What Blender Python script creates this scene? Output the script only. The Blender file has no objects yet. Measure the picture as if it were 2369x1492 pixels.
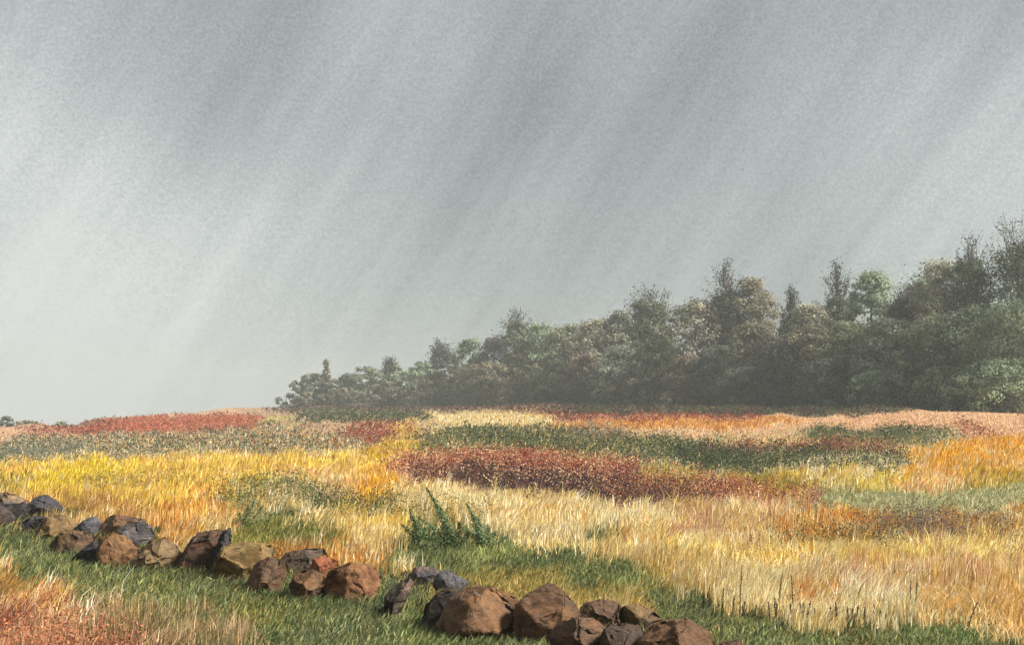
import bpy, bmesh, math, random
import numpy as np
from mathutils import Vector, noise as mnoise

# ------------------------------------------------------------------ camera, world, sun, exposure
scene = bpy.context.scene
col = scene.collection
EYE, F, CX, HZ = 1.7, 2540.0, 1184.5, 940.0        # eye height (m), focal length and eye level of the 2369 px wide photograph
cam_data = bpy.data.cameras.new("camera")
cam_data.sensor_width = 36.0
cam_data.lens = 36.0 * F / 2369.0
cam_data.shift_y = (HZ - 746.0) / 2369.0
cam_data.clip_end = 8000
cam_data.clip_start = 0.05
cam = bpy.data.objects.new("camera", cam_data)
cam.location = (0, 0, EYE)
cam.rotation_euler = (math.radians(90), 0, 0)
col.objects.link(cam)
scene.camera = cam

SUN_EL, SUN_AZ = math.radians(42), math.radians(100)   # azimuth clockwise from the view direction: right, behind the camera
world = bpy.data.worlds.new("World")
scene.world = world
world.use_nodes = True
nt = world.node_tree
for n in list(nt.nodes):
    nt.nodes.remove(n)
N, L = nt.nodes.new, nt.links.new
out = N("ShaderNodeOutputWorld")
bg = N("ShaderNodeBackground")
bg.inputs["Strength"].default_value = 0.1
L(bg.outputs[0], out.inputs[0])
sky = N("ShaderNodeTexSky")
sky.sky_type = 'NISHITA'
sky.sun_disc = False
sky.sun_elevation = SUN_EL
sky.sun_rotation = SUN_AZ
sky.air_density = 1.0
sky.dust_density = 3.0
tc = N("ShaderNodeTexCoord")


def wmath(op, a, b=None, clamp=False):
    m = N("ShaderNodeMath")
    m.operation = op
    m.use_clamp = clamp
    for i, v in enumerate((a, b)):
        if v is None:
            continue
        if isinstance(v, (int, float)):
            m.inputs[i].default_value = v
        else:
            L(v, m.inputs[i])
    return m.outputs[0]


def sky_dir(u, v):
    return Vector(((u - CX) / F, 1.0, (HZ - v) / F)).normalized()


def cloud_patch(u, v, r, amount):
    """a soft brighter or darker patch of the overcast round one direction of the sky (r in degrees)"""
    d = N("ShaderNodeVectorMath")
    d.operation = 'DOT_PRODUCT'
    L(tc.outputs["Generated"], d.inputs[0])
    d.inputs[1].default_value = sky_dir(u, v)
    mr = N("ShaderNodeMapRange")
    mr.interpolation_type = 'SMOOTHSTEP'
    L(d.outputs["Value"], mr.inputs["Value"])
    mr.inputs["From Min"].default_value = math.cos(math.radians(r))
    mr.inputs["From Max"].default_value = 1.0
    mr.inputs["To Min"].default_value = 0.0
    mr.inputs["To Max"].default_value = amount
    return mr.outputs[0]


def sky_noise(rot, scale, nscale, detail, rough=0.5):
    mp0 = N("ShaderNodeMapping")
    mp0.inputs["Rotation"].default_value = (0, math.radians(rot), 0)
    L(tc.outputs["Generated"], mp0.inputs["Vector"])
    mp = N("ShaderNodeMapping")
    mp.inputs["Scale"].default_value = scale
    L(mp0.outputs[0], mp.inputs["Vector"])
    nz = N("ShaderNodeTexNoise")
    nz.inputs["Scale"].default_value = nscale
    nz.inputs["Detail"].default_value = detail
    nz.inputs["Roughness"].default_value = rough
    L(mp.outputs[0], nz.inputs["Vector"])
    return wmath('SUBTRACT', nz.outputs["Fac"], 0.5)


tone = None
terms = [
    (sky_noise(-30, (7.0, 1.2, 0.8), 2.2, 3.0), 0.31),      # slanting curtains of rain
    (sky_noise(-34, (20.0, 1.6, 1.2), 2.6, 3.0), 0.19),
    (sky_noise(0, (1, 1, 1), 3.2, 5.0), 0.18),              # cloud
    (sky_noise(0, (1, 1, 1), 420.0, 3.0, 0.8), 0.62),       # fine drizzle
    (sky_noise(20, (1, 1, 1.8), 150.0, 2.0, 0.6), 0.08),
]
for s_, k in terms:
    t_ = wmath('MULTIPLY', s_, k)
    tone = t_ if tone is None else wmath('ADD', tone, t_)
for p in [(100, 1050, 19, 0.19), (350, 640, 18, 0.12), (60, 420, 9, 0.05), (2250, 430, 10, 0.13), (1500, 640, 9, 0.04),
          (1420, 60, 9, -0.09), (480, 40, 10, -0.08), (1380, 300, 8, -0.03), (2150, 20, 9, -0.05), (1250, 480, 8, -0.06),
          (640, 760, 5, -0.04), (1750, 420, 7, -0.02), (900, 20, 6, 0.05), (100, 120, 8, 0.06), (330, 300, 7, -0.03)]:
    tone = wmath('ADD', tone, cloud_patch(*p))
val = wmath('ADD', tone, 0.422)
ramp = N("ShaderNodeValToRGB")
cr = ramp.color_ramp
cr.elements[0].position = 0.10
cr.elements[0].color = (0.190, 0.204, 0.204, 1)
cr.elements[1].position = 0.80
cr.elements[1].color = (0.700, 0.725, 0.700, 1)
e = cr.elements.new(0.38)
e.color = (0.348, 0.380, 0.374, 1)
e = cr.elements.new(0.55)
e.color = (0.462, 0.500, 0.488, 1)
L(val, ramp.inputs[0])
gain = N("ShaderNodeVectorMath")
gain.operation = 'SCALE'
L(ramp.outputs[0], gain.inputs[0])
gain.inputs["Scale"].default_value = 1.40
mix = N("ShaderNodeMix")
mix.data_type = 'RGBA'
mix.inputs["Factor"].default_value = 0.985          # the overcast hides nearly all of the clear sky
L(sky.outputs[0], mix.inputs["A"])
L(gain.outputs[0], mix.inputs["B"])
L(mix.outputs["Result"], bg.inputs["Color"])

sd = bpy.data.lights.new("sun", 'SUN')
sd.energy = 1.5
sd.angle = math.radians(12)
sd.color = (1.0, 0.95, 0.87)
sun = bpy.data.objects.new("sun", sd)
dirv = Vector((math.sin(SUN_AZ) * math.cos(SUN_EL), math.cos(SUN_AZ) * math.cos(SUN_EL), math.sin(SUN_EL)))
sun.rotation_euler = dirv.to_track_quat('Z', 'Y').to_euler()
sun.location = dirv * 50
col.objects.link(sun)

vs = scene.view_settings
vs.view_transform = 'Standard'
vs.look = 'None'
vs.gamma = 1.0
vs.exposure = 2.88
vs.use_curve_mapping = False
scene.cycles.max_bounces = 6
scene.cycles.diffuse_bounces = 3
scene.cycles.transparent_max_bounces = 4

rng = np.random.default_rng(7)
random.seed(7)
ALB = 0.80                                           # display linear -> base colour


def lin(c, k=ALB):
    c = np.asarray(c, dtype=float) / 255.0
    c = np.where(c <= 0.04045, c / 12.92, ((c + 0.055) / 1.055) ** 2.4)
    return c ** 0.86 * k          # light bounced from blade to blade deepens colours


# ------------------------------------------------------------------ helpers
def link(name, me, parent=None):
    o = bpy.data.objects.new(name, me)
    col.objects.link(o)
    if parent:
        o.parent = parent
    return o


def tag(o, label=None, cat=None, group=None, kind=None):
    if label:
        o["label"] = label
    if cat:
        o["category"] = cat
    if group:
        o["group"] = group
    if kind:
        o["kind"] = kind
    return o


def np_mesh(name, V, Fc, C=None, mat=None, smooth=True):
    """V (n,3), Fc (m,k) faces of one size, C (n,3) base colours per vertex"""
    me = bpy.data.meshes.new(name)
    V = np.ascontiguousarray(V, dtype=np.float32)
    Fc = np.ascontiguousarray(Fc, dtype=np.int32)
    m, k = Fc.shape
    me.vertices.add(len(V))
    me.vertices.foreach_set("co", V.ravel())
    me.loops.add(m * k)
    me.loops.foreach_set("vertex_index", Fc.ravel())
    me.polygons.add(m)
    me.polygons.foreach_set("loop_start", np.arange(0, m * k, k, dtype=np.int32))
    me.polygons.foreach_set("use_smooth", np.full(m, smooth))
    if C is not None:
        a = me.color_attributes.new("tint", 'FLOAT_COLOR', 'POINT')
        c4 = np.ones((len(V), 4), dtype=np.float32)
        c4[:, :3] = C
        a.data.foreach_set("color", c4.ravel())
    me.update(calc_edges=True)
    me.validate()
    if mat:
        me.materials.append(mat)
    return me


def tint_material(name, rough=0.8, translucent=0.0, var=0.0, bump=0.0, vscale=3.0):
    m = bpy.data.materials.new(name)
    m.use_nodes = True
    t = m.node_tree
    b = t.nodes["Principled BSDF"]
    b.inputs["Roughness"].default_value = rough
    b.inputs["Specular IOR Level"].default_value = 0.15
    a = t.nodes.new("ShaderNodeVertexColor")
    a.layer_name = "tint"
    src = a.outputs["Color"]
    if var:
        g = t.nodes.new("ShaderNodeNewGeometry")
        nz = t.nodes.new("ShaderNodeTexNoise")
        nz.inputs["Scale"].default_value = vscale
        nz.inputs["Detail"].default_value = 8
        nz.inputs["Roughness"].default_value = 0.7
        t.links.new(g.outputs["Position"], nz.inputs["Vector"])
        mr = t.nodes.new("ShaderNodeMapRange")
        mr.inputs["From Min"].default_value = 0.25
        mr.inputs["From Max"].default_value = 0.75
        mr.inputs["To Min"].default_value = 1 - var
        mr.inputs["To Max"].default_value = 1 + var
        t.links.new(nz.outputs["Fac"], mr.inputs["Value"])
        sc = t.nodes.new("ShaderNodeVectorMath")
        sc.operation = 'SCALE'
        t.links.new(src, sc.inputs[0])
        t.links.new(mr.outputs[0], sc.inputs["Scale"])
        src = sc.outputs[0]
        if bump:
            bp = t.nodes.new("ShaderNodeBump")
            bp.inputs["Strength"].default_value = bump
            bp.inputs["Distance"].default_value = 0.05
            t.links.new(nz.outputs["Fac"], bp.inputs["Height"])
            t.links.new(bp.outputs[0], b.inputs["Normal"])
    t.links.new(src, b.inputs["Base Color"])
    if translucent:
        tr = t.nodes.new("ShaderNodeBsdfTranslucent")
        t.links.new(src, tr.inputs["Color"])
        mx = t.nodes.new("ShaderNodeMixShader")
        mx.inputs[0].default_value = translucent
        t.links.new(b.outputs[0], mx.inputs[1])
        t.links.new(tr.outputs[0], mx.inputs[2])
        t.links.new(mx.outputs[0], t.nodes["Material Output"].inputs[0])
    return m


M_GRASS = tint_material("grass blades", 0.75, 0.30)
M_LEAF = tint_material("leaves", 0.8, 0.40)
M_BARK = tint_material("bark", 0.9, var=0.35, bump=0.4, vscale=4)
M_SOIL = tint_material("meadow soil", 0.95, var=0.25, bump=0.5, vscale=5)


def vnoise(x, y, seed=0):
    """smooth value noise in numpy, about -1..1"""
    xi, yi = np.floor(x).astype(np.int64), np.floor(y).astype(np.int64)
    fx, fy = x - xi, y - yi
    fx, fy = fx * fx * (3 - 2 * fx), fy * fy * (3 - 2 * fy)

    def h(a, b):
        n = (a * 374761393 + b * 668265263 + seed * 974634777) & 0xFFFFFFFF
        n = ((n ^ (n >> 13)) * 1274126177) & 0xFFFFFFFF
        return ((n ^ (n >> 16)) & 0xFFFF) / 32767.5 - 1.0
    return (h(xi, yi) * (1 - fx) + h(xi + 1, yi) * fx) * (1 - fy) + (h(xi, yi + 1) * (1 - fx) + h(xi + 1, yi + 1) * fx) * fy


# ------------------------------------------------------------------ the lie of the land
SKY_U = [-1500, 0, 160, 250, 400, 500, 640, 800, 1000, 1200, 1350, 1500, 1700, 1900, 2100, 2369, 3900]
SKY_V = [990, 986, 982, 970, 959, 949, 944, 942, 940, 936, 936, 940, 944, 943, 946, 954, 956]
DIST_U = [-1500, 0, 400, 650, 800, 1000, 1200, 1500, 1800, 2100, 2369, 3900]
DIST_V = [110, 120, 150, 215, 212, 195, 170, 135, 112, 97, 86, 76]


def crest(u):
    return np.interp(u, SKY_U, SKY_V), np.interp(u, DIST_U, DIST_V)


def ground_z(x, y):
    x, y = np.asarray(x, float), np.asarray(y, float)
    u = np.clip(CX + F * x / np.maximum(y, 5.0), -1500, 3900)
    S, D = crest(u)
    zs = EYE - (S - HZ) / F * D
    t = np.clip((y - 8) / (D - 8), 0, 1)
    z = zs * t * t * (3 - 2 * t)
    beyond = np.maximum(y - D, 0)
    drop = np.where(S > HZ + 2, (S - HZ) / F + 0.012, 0.004)
    z = z - beyond * drop
    bump = 0.035 * vnoise(x / 1.7, y / 1.7, 3) + 0.05 * vnoise(x / 6, y / 6, 4)
    z = z + 0.0033 * D * vnoise(u / 75, y * 0 + .3, 6) * np.clip(1 - np.abs(y - D) / (0.22 * D), 0, 1)
    return z + bump * np.clip(y / 10, 0, 1) * np.clip((D - y) / 20, 0.1, 1)


_ug = np.linspace(-700, 3070, 95)
_dg = np.concatenate([np.geomspace(3.0, 60, 240), np.geomspace(60.5, 260, 200)])
_U, _D = np.meshgrid(_ug, _dg, indexing='ij')
_Z = ground_z((_U - CX) / F * _D, _D)
_R = HZ + (EYE - _Z) / _D * F
_, _Dc = crest(_ug)
for i in range(len(_ug)):
    _R[i][_dg > _Dc[i]] = -1e9
    _R[i] = np.minimum.accumulate(_R[i])


def dist_at(u, v):
    """how far the meadow seen at a place of the photograph lies"""
    u, v = np.atleast_1d(np.asarray(u, float)), np.atleast_1d(np.asarray(v, float))
    k = np.clip(np.round((u - _ug[0]) / (_ug[1] - _ug[0])).astype(int), 0, len(_ug) - 1)
    d = np.zeros_like(u)
    for i in np.unique(k):
        s = k == i
        d[s] = np.interp(v[s], _R[i][::-1], _dg[::-1])
    return d


def place(u, v, d):
    return Vector(((u - CX) / F * d, d, EYE + (HZ - v) / F * d))


# ------------------------------------------------------------------ what grows where in the meadow
# shape, colours (as they look), share of the plants there, kind of plant
def E(cx, cy, rx, ry, ang=0, soft=0.35):
    return ('E', cx, cy, rx, ry, math.radians(ang), soft)


def B(pts, soft=10):
    return ('B', np.array(pts, float), soft)


GOLD = [(232, 200, 130), (224, 188, 112), (240, 218, 164), (214, 176, 100)]
CREAM = [(240, 220, 168), (234, 210, 150), (244, 228, 190)]
YEL = [(238, 200, 76), (232, 188, 68), (242, 214, 108)]
ORA = [(212, 144, 66), (222, 158, 66), (200, 128, 60)]
RED = [(140, 70, 50), (118, 52, 40), (162, 88, 64), (100, 48, 38)]
DRED = [(70, 42, 38), (56, 38, 38), (88, 46, 38), (48, 36, 38)]
PEACH = [(226, 172, 130), (232, 184, 144), (216, 158, 112)]
PINK = [(206, 156, 130), (196, 142, 116), (216, 176, 150)]
DGRN = [(62, 74, 44), (48, 58, 36), (82, 92, 56), (60, 64, 50)]
GRN = [(82, 94, 56), (100, 110, 64), (72, 86, 52), (120, 124, 72), (140, 136, 80)]
LGRN = [(140, 150, 80), (120, 136, 74), (160, 164, 96)]
OLIV = [(150, 132, 66), (132, 122, 58), (168, 148, 78)]
SAGE = [(166, 164, 116), (156, 156, 106), (178, 174, 128)]
GREY = [(104, 110, 96), (92, 100, 88), (120, 124, 104)]
BRWN = [(140, 98, 66), (120, 84, 58), (156, 112, 76)]

LAYERS = [
    (B([(-900, 800, 2200), (3300, 800, 2200)]), GOLD, 1.0, 'gold'),
    # far bank
    (B([(-700, 960, 1030), (0, 975, 1022), (300, 955, 1012), (640, 930, 1010), (900, 925, 1000), (1000, 915, 990)], 6), PEACH + PINK, 0.9, 'pale'),
    (B([(-200, 960, 990), (0, 968, 990), (200, 968, 984), (330, 955, 966)], 4), BRWN + GREY, 0.6, 'pale'),
    (B([(180, 985, 1008), (270, 970, 1005), (400, 962, 1003), (520, 955, 1000), (600, 965, 996)], 5), [(168, 90, 64), (150, 80, 62), (180, 104, 76)], 0.85, 'heath'),
    (B([(40, 998, 1015), (180, 975, 1010), (300, 960, 985)], 8), RED, 0.4, 'heath'),
    (B([(560, 935, 965), (700, 935, 985), (800, 950, 990)], 8), BRWN + GREY, 0.5, 'pale'),
    (B([(600, 962, 985), (680, 965, 990)], 5), [(196, 186, 110)], 0.6, 'gold'),
    (B([(700, 937, 975), (760, 937, 968), (830, 945, 975), (1000, 935, 975)], 6), DGRN, 0.68, 'scrub'),
    (B([(900, 925, 945), (990, 928, 944)], 4), [(128, 142, 88), (116, 130, 78)], 0.9, 'green'),
    (B([(1000, 915, 960), (1150, 905, 955), (1330, 905, 960), (1420, 935, 975)], 6), [(146, 102, 66), (130, 96, 70), (164, 116, 76)], 0.85, 'pale'),
    (B([(1030, 935, 953), (1120, 930, 950)], 4), SAGE, 0.5, 'green'),
    (B([(990, 960, 1000), (1080, 950, 995), (1240, 955, 990), (1330, 970, 985)], 7), CREAM + GOLD, 0.7, 'gold'),
    (B([(960, 975, 1000), (1010, 960, 990)], 5), GREY, 0.4, 'pale'),
    (B([(640, 938, 952), (800, 936, 950), (1000, 933, 948), (1200, 930, 946), (1350, 932, 950)], 4), DRED + [(96, 78, 54), (120, 84, 58)], 0.6, 'scrub'),
    # right hand peach bank with its orange streak
    (B([(1300, 940, 1010), (1500, 945, 1012), (1800, 938, 1010), (2100, 936, 1020), (2369, 940, 1040), (3100, 940, 1050)], 6), PEACH, 0.95, 'pale'),
    (B([(1280, 978, 992), (1500, 966, 990), (1760, 966, 986), (1860, 968, 980)], 4), ORA, 0.8, 'gold'),
    (B([(1260, 950, 978), (1500, 954, 974), (1760, 956, 970)], 4), RED, 0.5, 'heath'),
    (B([(1290, 934, 958), (1500, 936, 959), (1700, 940, 962), (1990, 938, 960), (2110, 944, 954)], 4), DGRN + DRED, 0.95, 'scrub'),
    (B([(1990, 925, 945), (2100, 935, 950), (2250, 925, 936)], 4), BRWN, 0.5, 'pale'),
    (E(2260, 1000, 55, 22, 25), RED, 0.35, 'heath'),
    # middle
    (B([(-700, 1010, 1085), (0, 1012, 1078), (420, 990, 1056), (930, 1000, 1040)], 10), CREAM + PEACH, 0.8, 'pale'),
    (B([(-700, 1015, 1085), (0, 1018, 1078), (200, 1004, 1062), (420, 998, 1052), (650, 985, 1045), (800, 1000, 1040), (930, 1010, 1035)], 9), GREY + DGRN, 0.40, 'scrub'),
    (B([(-700, 1025, 1085), (0, 1030, 1070), (160, 1022, 1062), (260, 1025, 1050)], 8), GREY, 0.30, 'scrub'),
    (B([(100, 1010, 1040), (400, 1000, 1030), (700, 995, 1035), (860, 1000, 1030)], 8), RED + ORA + CREAM, 0.30, 'gold'),
    (B([(1500, 1020, 1100), (1760, 1030, 1100), (2100, 1040, 1110)], 10), CREAM, 0.7, 'pale'),
    (B([(880, 1060, 1115), (1200, 1035, 1135), (1540, 1095, 1175), (1800, 1135, 1170)], 10), PEACH, 0.8, 'pale'),
    (E(885, 1003, 90, 24), RED, 0.62, 'heath'),
    (B([(830, 1040, 1075), (900, 1015, 1065), (980, 1020, 1050)], 10), [(216, 166, 44), (190, 150, 50)], 0.8, 'gold'),
    (E(940, 1010, 40, 40), YEL, 0.5, 'gold'),
    (B([(960, 1010, 1050), (1030, 990, 1050), (1240, 985, 1045), (1400, 1000, 1060), (1560, 1010, 1080), (1700, 1020, 1080)], 10), DGRN, 0.72, 'scrub'),
    (B([(940, 1020, 1048), (1060, 1010, 1040)], 8), OLIV, 0.5, 'green'),
    (B([(1320, 985, 1020), (1460, 985, 1020)], 8), BRWN + GREY, 0.4, 'heath'),
    (B([(1450, 985, 1010), (1700, 1000, 1025), (1880, 985, 1015)], 7), SAGE + PEACH, 0.6, 'green'),
    (B([(1400, 1065, 1105), (1600, 1068, 1110), (1760, 1090, 1120)], 8), SAGE, 0.85, 'green'),
    (B([(1860, 995, 1025), (1920, 988, 1030), (2000, 998, 1030), (2100, 990, 1040), (2200, 1000, 1045)], 7), DGRN + [(92, 108, 70)], 0.72, 'scrub'),
    (E(2190, 1020, 30, 26), SAGE, 0.6, 'green'),
    (B([(1620, 1035, 1048), (1800, 1022, 1042), (1950, 1022, 1050), (2090, 1045, 1062)], 5), [(128, 66, 52), (110, 60, 50)], 0.68, 'heath'),
    (B([(1560, 1040, 1095), (1760, 1040, 1095), (1900, 1040, 1080), (2090, 1050, 1110)], 8), DGRN[:2] + [(50, 56, 44)], 0.85, 'scrub'),
    (B([(1850, 1060, 1075), (1950, 1050, 1075), (2080, 1050, 1085)], 6), CREAM, 0.35, 'gold'),
    (B([(1480, 1085, 1112), (1560, 1085, 1125), (1640, 1100, 1125)], 6), [(190, 170, 60), (170, 156, 70)], 0.6, 'gold'),
    (B([(1690, 1100, 1140), (1860, 1090, 1145), (1960, 1110, 1140), (2090, 1110, 1130)], 8), [(178, 156, 56), (196, 164, 54), (150, 138, 60)], 0.8, 'gold'),
    (B([(1840, 1095, 1120), (1950, 1085, 1135), (2100, 1085, 1120)], 8), YEL + CREAM, 0.7, 'gold'),
    (B([(2090, 1055, 1140), (2200, 1020, 1135), (2369, 1010, 1090), (3000, 1000, 1090)], 10), [(234, 168, 44), (228, 156, 36), (230, 190, 120)], 0.85, 'gold'),
    (B([(2110, 1090, 1135), (2230, 1080, 1130)], 8), CREAM + PEACH, 0.5, 'gold'),
    (E(2285, 1115, 70, 36), [(196, 162, 46), (180, 150, 50)], 0.85, 'gold'),
    (B([(1860, 1140, 1185), (2000, 1128, 1212), (2200, 1130, 1214), (2369, 1110, 1200), (3000, 1100, 1200)], 8), SAGE, 1.0, 'green'),
    # dark red heath
    (B([(880, 1074, 1094), (960, 1056, 1106), (1200, 1046, 1124), (1300, 1052, 1135), (1420, 1065, 1150), (1540, 1100, 1160), (1660, 1112, 1160), (1800, 1138, 1165), (1900, 1150, 1168)], 8), RED, 0.78, 'heath'),
    (B([(960, 1074, 1118), (1080, 1080, 1128), (1250, 1090, 1145), (1420, 1104, 1168), (1540, 1125, 1172), (1680, 1140, 1162)], 8), DRED, 0.75, 'heath'),
    (B([(1080, 1086, 1122), (1250, 1100, 1140), (1400, 1116, 1158)], 6), [(46, 34, 36), (40, 32, 36)], 0.8, 'heath'),
    (B([(880, 1060, 1110), (960, 1040, 1118), (1200, 1035, 1128), (1420, 1065, 1150), (1660, 1112, 1160), (1900, 1150, 1168)], 8), PEACH + [(150, 92, 66)], 0.16, 'heath'),
    # yellow meadow, left
    (B([(-700, 1080, 1190), (0, 1070, 1170), (200, 1062, 1180), (450, 1050, 1160), (700, 1045, 1120), (880, 1060, 1130)], 12), YEL + [(228, 184, 92), (218, 172, 72)], 0.9, 'gold'),
    (E(180, 1102, 110, 34, -12), [(236, 208, 50), (228, 200, 60)], 0.85, 'gold'),
    (B([(-200, 1110, 1150), (0, 1108, 1150), (70, 1112, 1150)], 12), OLIV, 0.5, 'gold'),
    (B([(210, 1110, 1130), (400, 1112, 1130), (520, 1105, 1125)], 7), OLIV + BRWN, 0.5, 'scrub'),
    (B([(40, 1150, 1200), (200, 1150, 1200), (330, 1160, 1200)], 12), [(206, 158, 82), (190, 146, 80), (180, 130, 74)], 0.75, 'gold'),
    (E(860, 1130, 70, 34, -25), [(236, 176, 50), (230, 164, 60)], 0.85, 'gold'),
    (B([(620, 1090, 1180), (760, 1080, 1170), (840, 1080, 1120)], 14), CREAM + PEACH, 0.5, 'gold'),
    (E(425, 1205, 95, 60, -35), ORA + [(226, 166, 80)], 0.8, 'gold'),
    (E(480, 1170, 80, 50, -25), ORA + YEL, 0.45, 'gold'),
    (E(840, 1205, 100, 40), YEL + GOLD, 0.7, 'gold'),
    (B([(480, 1140, 1165), (600, 1110, 1175), (700, 1120, 1170), (760, 1150, 1175)], 10), DGRN + GRN, 0.6, 'scrub'),
    (B([(590, 1165, 1240), (700, 1170, 1240), (790, 1190, 1260)], 12), GRN + OLIV, 0.7, 'green'),
    (B([(530, 1200, 1275), (640, 1190, 1270), (780, 1225, 1275)], 12), [(118, 116, 52), (100, 106, 54), (134, 128, 60)], 1.0, 'green'),
    (B([(640, 1262, 1290), (800, 1262, 1320), (950, 1268, 1310)], 10), ORA + [(168, 116, 58), (176, 134, 74)], 0.75, 'gold'),
    (B([(730, 1150, 1186), (860, 1152, 1190), (930, 1162, 1194)], 7), DGRN, 0.62, 'scrub'),
    # pale meadow, middle and right
    (B([(930, 1130, 1170), (1100, 1140, 1180), (1350, 1160, 1200), (1560, 1170, 1210)], 10), CREAM + GOLD[2:3], 0.85, 'gold'),
    (E(1250, 1195, 120, 26), [(218, 166, 84), (226, 186, 104)], 0.6, 'gold'),
    (E(1240, 1218, 160, 26), CREAM, 0.7, 'gold'),
    (B([(950, 1180, 1235), (1060, 1170, 1235), (1150, 1185, 1215)], 9), DGRN + GRN, 0.42, 'scrub'),
    (B([(930, 1225, 1290), (1010, 1190, 1290), (1130, 1215, 1290), (1230, 1250, 1290)], 12), GRN + LGRN[1:2], 0.9, 'green'),
    (E(1400, 1232, 45, 22), [(112, 124, 82), (96, 110, 72)], 0.7, 'green'),
    (B([(1540, 1170, 1260), (1700, 1162, 1230), (1860, 1172, 1230)], 12), PINK + GOLD, 0.6, 'gold'),
    (B([(1560, 1225, 1252), (1760, 1232, 1252)], 8), CREAM + PINK, 0.6, 'gold'),
    (B([(1820, 1190, 1245), (1960, 1172, 1245), (2100, 1200, 1240)], 10), ORA, 0.75, 'gold'),
    (B([(2000, 1195, 1235), (2200, 1190, 1225), (2369, 1172, 1230), (2900, 1160, 1230)], 10), ORA + GOLD, 0.7, 'gold'),
    (B([(1960, 1206, 1240), (2080, 1198, 1240), (2200, 1203, 1236), (2330, 1208, 1234)], 6), [(92, 78, 74), (106, 84, 70), (84, 82, 62)], 0.72, 'scrub'),
    (B([(1720, 1258, 1290), (1900, 1236, 1284), (2080, 1226, 1262)], 8), DGRN, 0.55, 'scrub'),
    (B([(1540, 1245, 1300), (1800, 1265, 1310), (2369, 1240, 1300), (2900, 1240, 1300)], 14), YEL[2:] + GOLD[2:3] + [(232, 196, 104)], 0.85, 'gold'),
    (B([(1640, 1310, 1370), (1800, 1310, 1410), (2120, 1310, 1425), (2200, 1350, 1410)], 16), CREAM, 1.0, 'gold'),
    (B([(1860, 1310, 1370), (2000, 1285, 1370), (2200, 1290, 1370), (2369, 1270, 1340), (2600, 1270, 1340)], 12), [(212, 152, 116), (202, 142, 104), (224, 172, 126)], 0.34, 'gold'),
    (E(1880, 1370, 60, 28), ORA + GOLD, 0.5, 'gold'),
    (B([(2130, 1370, 1600), (2369, 1340, 1700), (2900, 1340, 1800)], 20), [(230, 186, 112), (222, 172, 94), (238, 204, 146)], 0.85, 'gold'),
    # green verge that runs above the stones
    (B([(880, 1250, 1310), (1000, 1240, 1330), (1200, 1258, 1330), (1330, 1262, 1330), (1440, 1290, 1340)], 10), GRN + LGRN[:1], 1.0, 'green'),
    (B([(1000, 1320, 1400), (1200, 1310, 1420), (1400, 1310, 1400), (1560, 1330, 1430)], 14), OLIV + [(186, 150, 80)], 1.0, 'green'),
    (B([(1330, 1300, 1350), (1450, 1285, 1340), (1530, 1300, 1360)], 10), GRN + LGRN + OLIV, 1.0, 'green'),
    (B([(1500, 1345, 1430), (1600, 1370, 1700), (1720, 1412, 1800), (1850, 1432, 1800), (2000, 1432, 1800), (2130, 1425, 1800), (2260, 1440, 1800), (2380, 1478, 1800)], 9), GRN + [(70, 86, 58)], 1.0, 'green'),
    (B([(1600, 1395, 1420), (1760, 1420, 1440), (1860, 1438, 1452), (2000, 1438, 1450)], 7), [(72, 60, 44), (60, 66, 46)], 0.5, 'green'),
    (E(2200, 1440, 70, 22), [(110, 134, 72), (96, 120, 66)], 0.6, 'green'),
    (E(1660, 1470, 30, 40), OLIV + BRWN, 0.5, 'green'),
    # green below the stones
    (B([(-700, 1190, 1900), (0, 1215, 1900), (130, 1250, 1900), (300, 1290, 1900), (480, 1318, 1900), (640, 1345, 1900), (880, 1300, 1900), (980, 1390, 1900), (1250, 1440, 1900), (1700, 1500, 1900)], 10), GRN + [(70, 86, 58)], 1.0, 'green'),
    (B([(180, 1290, 1345), (420, 1310, 1360), (620, 1360, 1390)], 14), [(84, 92, 56), (96, 100, 60)], 0.5, 'green'),
    (B([(170, 1350, 1380), (420, 1370, 1420), (640, 1420, 1450)], 14), OLIV + [(98, 96, 56)], 0.45, 'green'),
    (E(1000, 1430, 90, 60, -30), LGRN, 0.35, 'green'),
    (B([(0, 1240, 1290), (200, 1300, 1340), (420, 1330, 1400), (600, 1380, 1430), (800, 1400, 1450)], 16), OLIV + LGRN, 0.34, 'green'),
    (B([(1640, 1420, 1470), (1900, 1450, 1490), (2200, 1440, 1500)], 14), OLIV + LGRN, 0.3, 'green'),
    (B([(-200, 1230, 1900), (300, 1320, 1900), (900, 1400, 1900), (1300, 1450, 1900)], 10), LGRN + [(186, 190, 130), (150, 160, 120)], 0.13, 'green'),
    (B([(1600, 1400, 1900), (1900, 1440, 1900), (2260, 1450, 1900)], 10), LGRN + [(150, 160, 110)], 0.12, 'green'),
    (B([(-700, 1290, 1480), (0, 1312, 1440), (60, 1340, 1420), (130, 1360, 1400)], 16), [(214, 160, 72), (202, 150, 76), (190, 150, 90)], 0.8, 'gold'),
    (B([(-700, 1400, 2000), (0, 1405, 2000), (150, 1402, 2000), (260, 1420, 2000), (330, 1460, 2000), (420, 1520, 2000)], 14), [(176, 108, 76), (150, 86, 62), (216, 172, 136), (222, 178, 120), (200, 150, 112)], 1.0, 'gold'),
    (B([(-700, 1400, 2000), (0, 1412, 2000), (150, 1410, 2000), (260, 1430, 2000), (330, 1470, 2000), (420, 1520, 2000)], 20), RED + [(176, 104, 76), (200, 130, 90)], 0.22, 'heath'),
    (B([(150, 1400, 1440), (300, 1410, 1500), (480, 1425, 2000), (600, 1470, 2000), (700, 1530, 2000)], 24), GRN[2:4] + [(176, 142, 104), (160, 132, 84), (192, 160, 120), (140, 128, 80)], 0.7, 'gold'),
]
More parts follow.
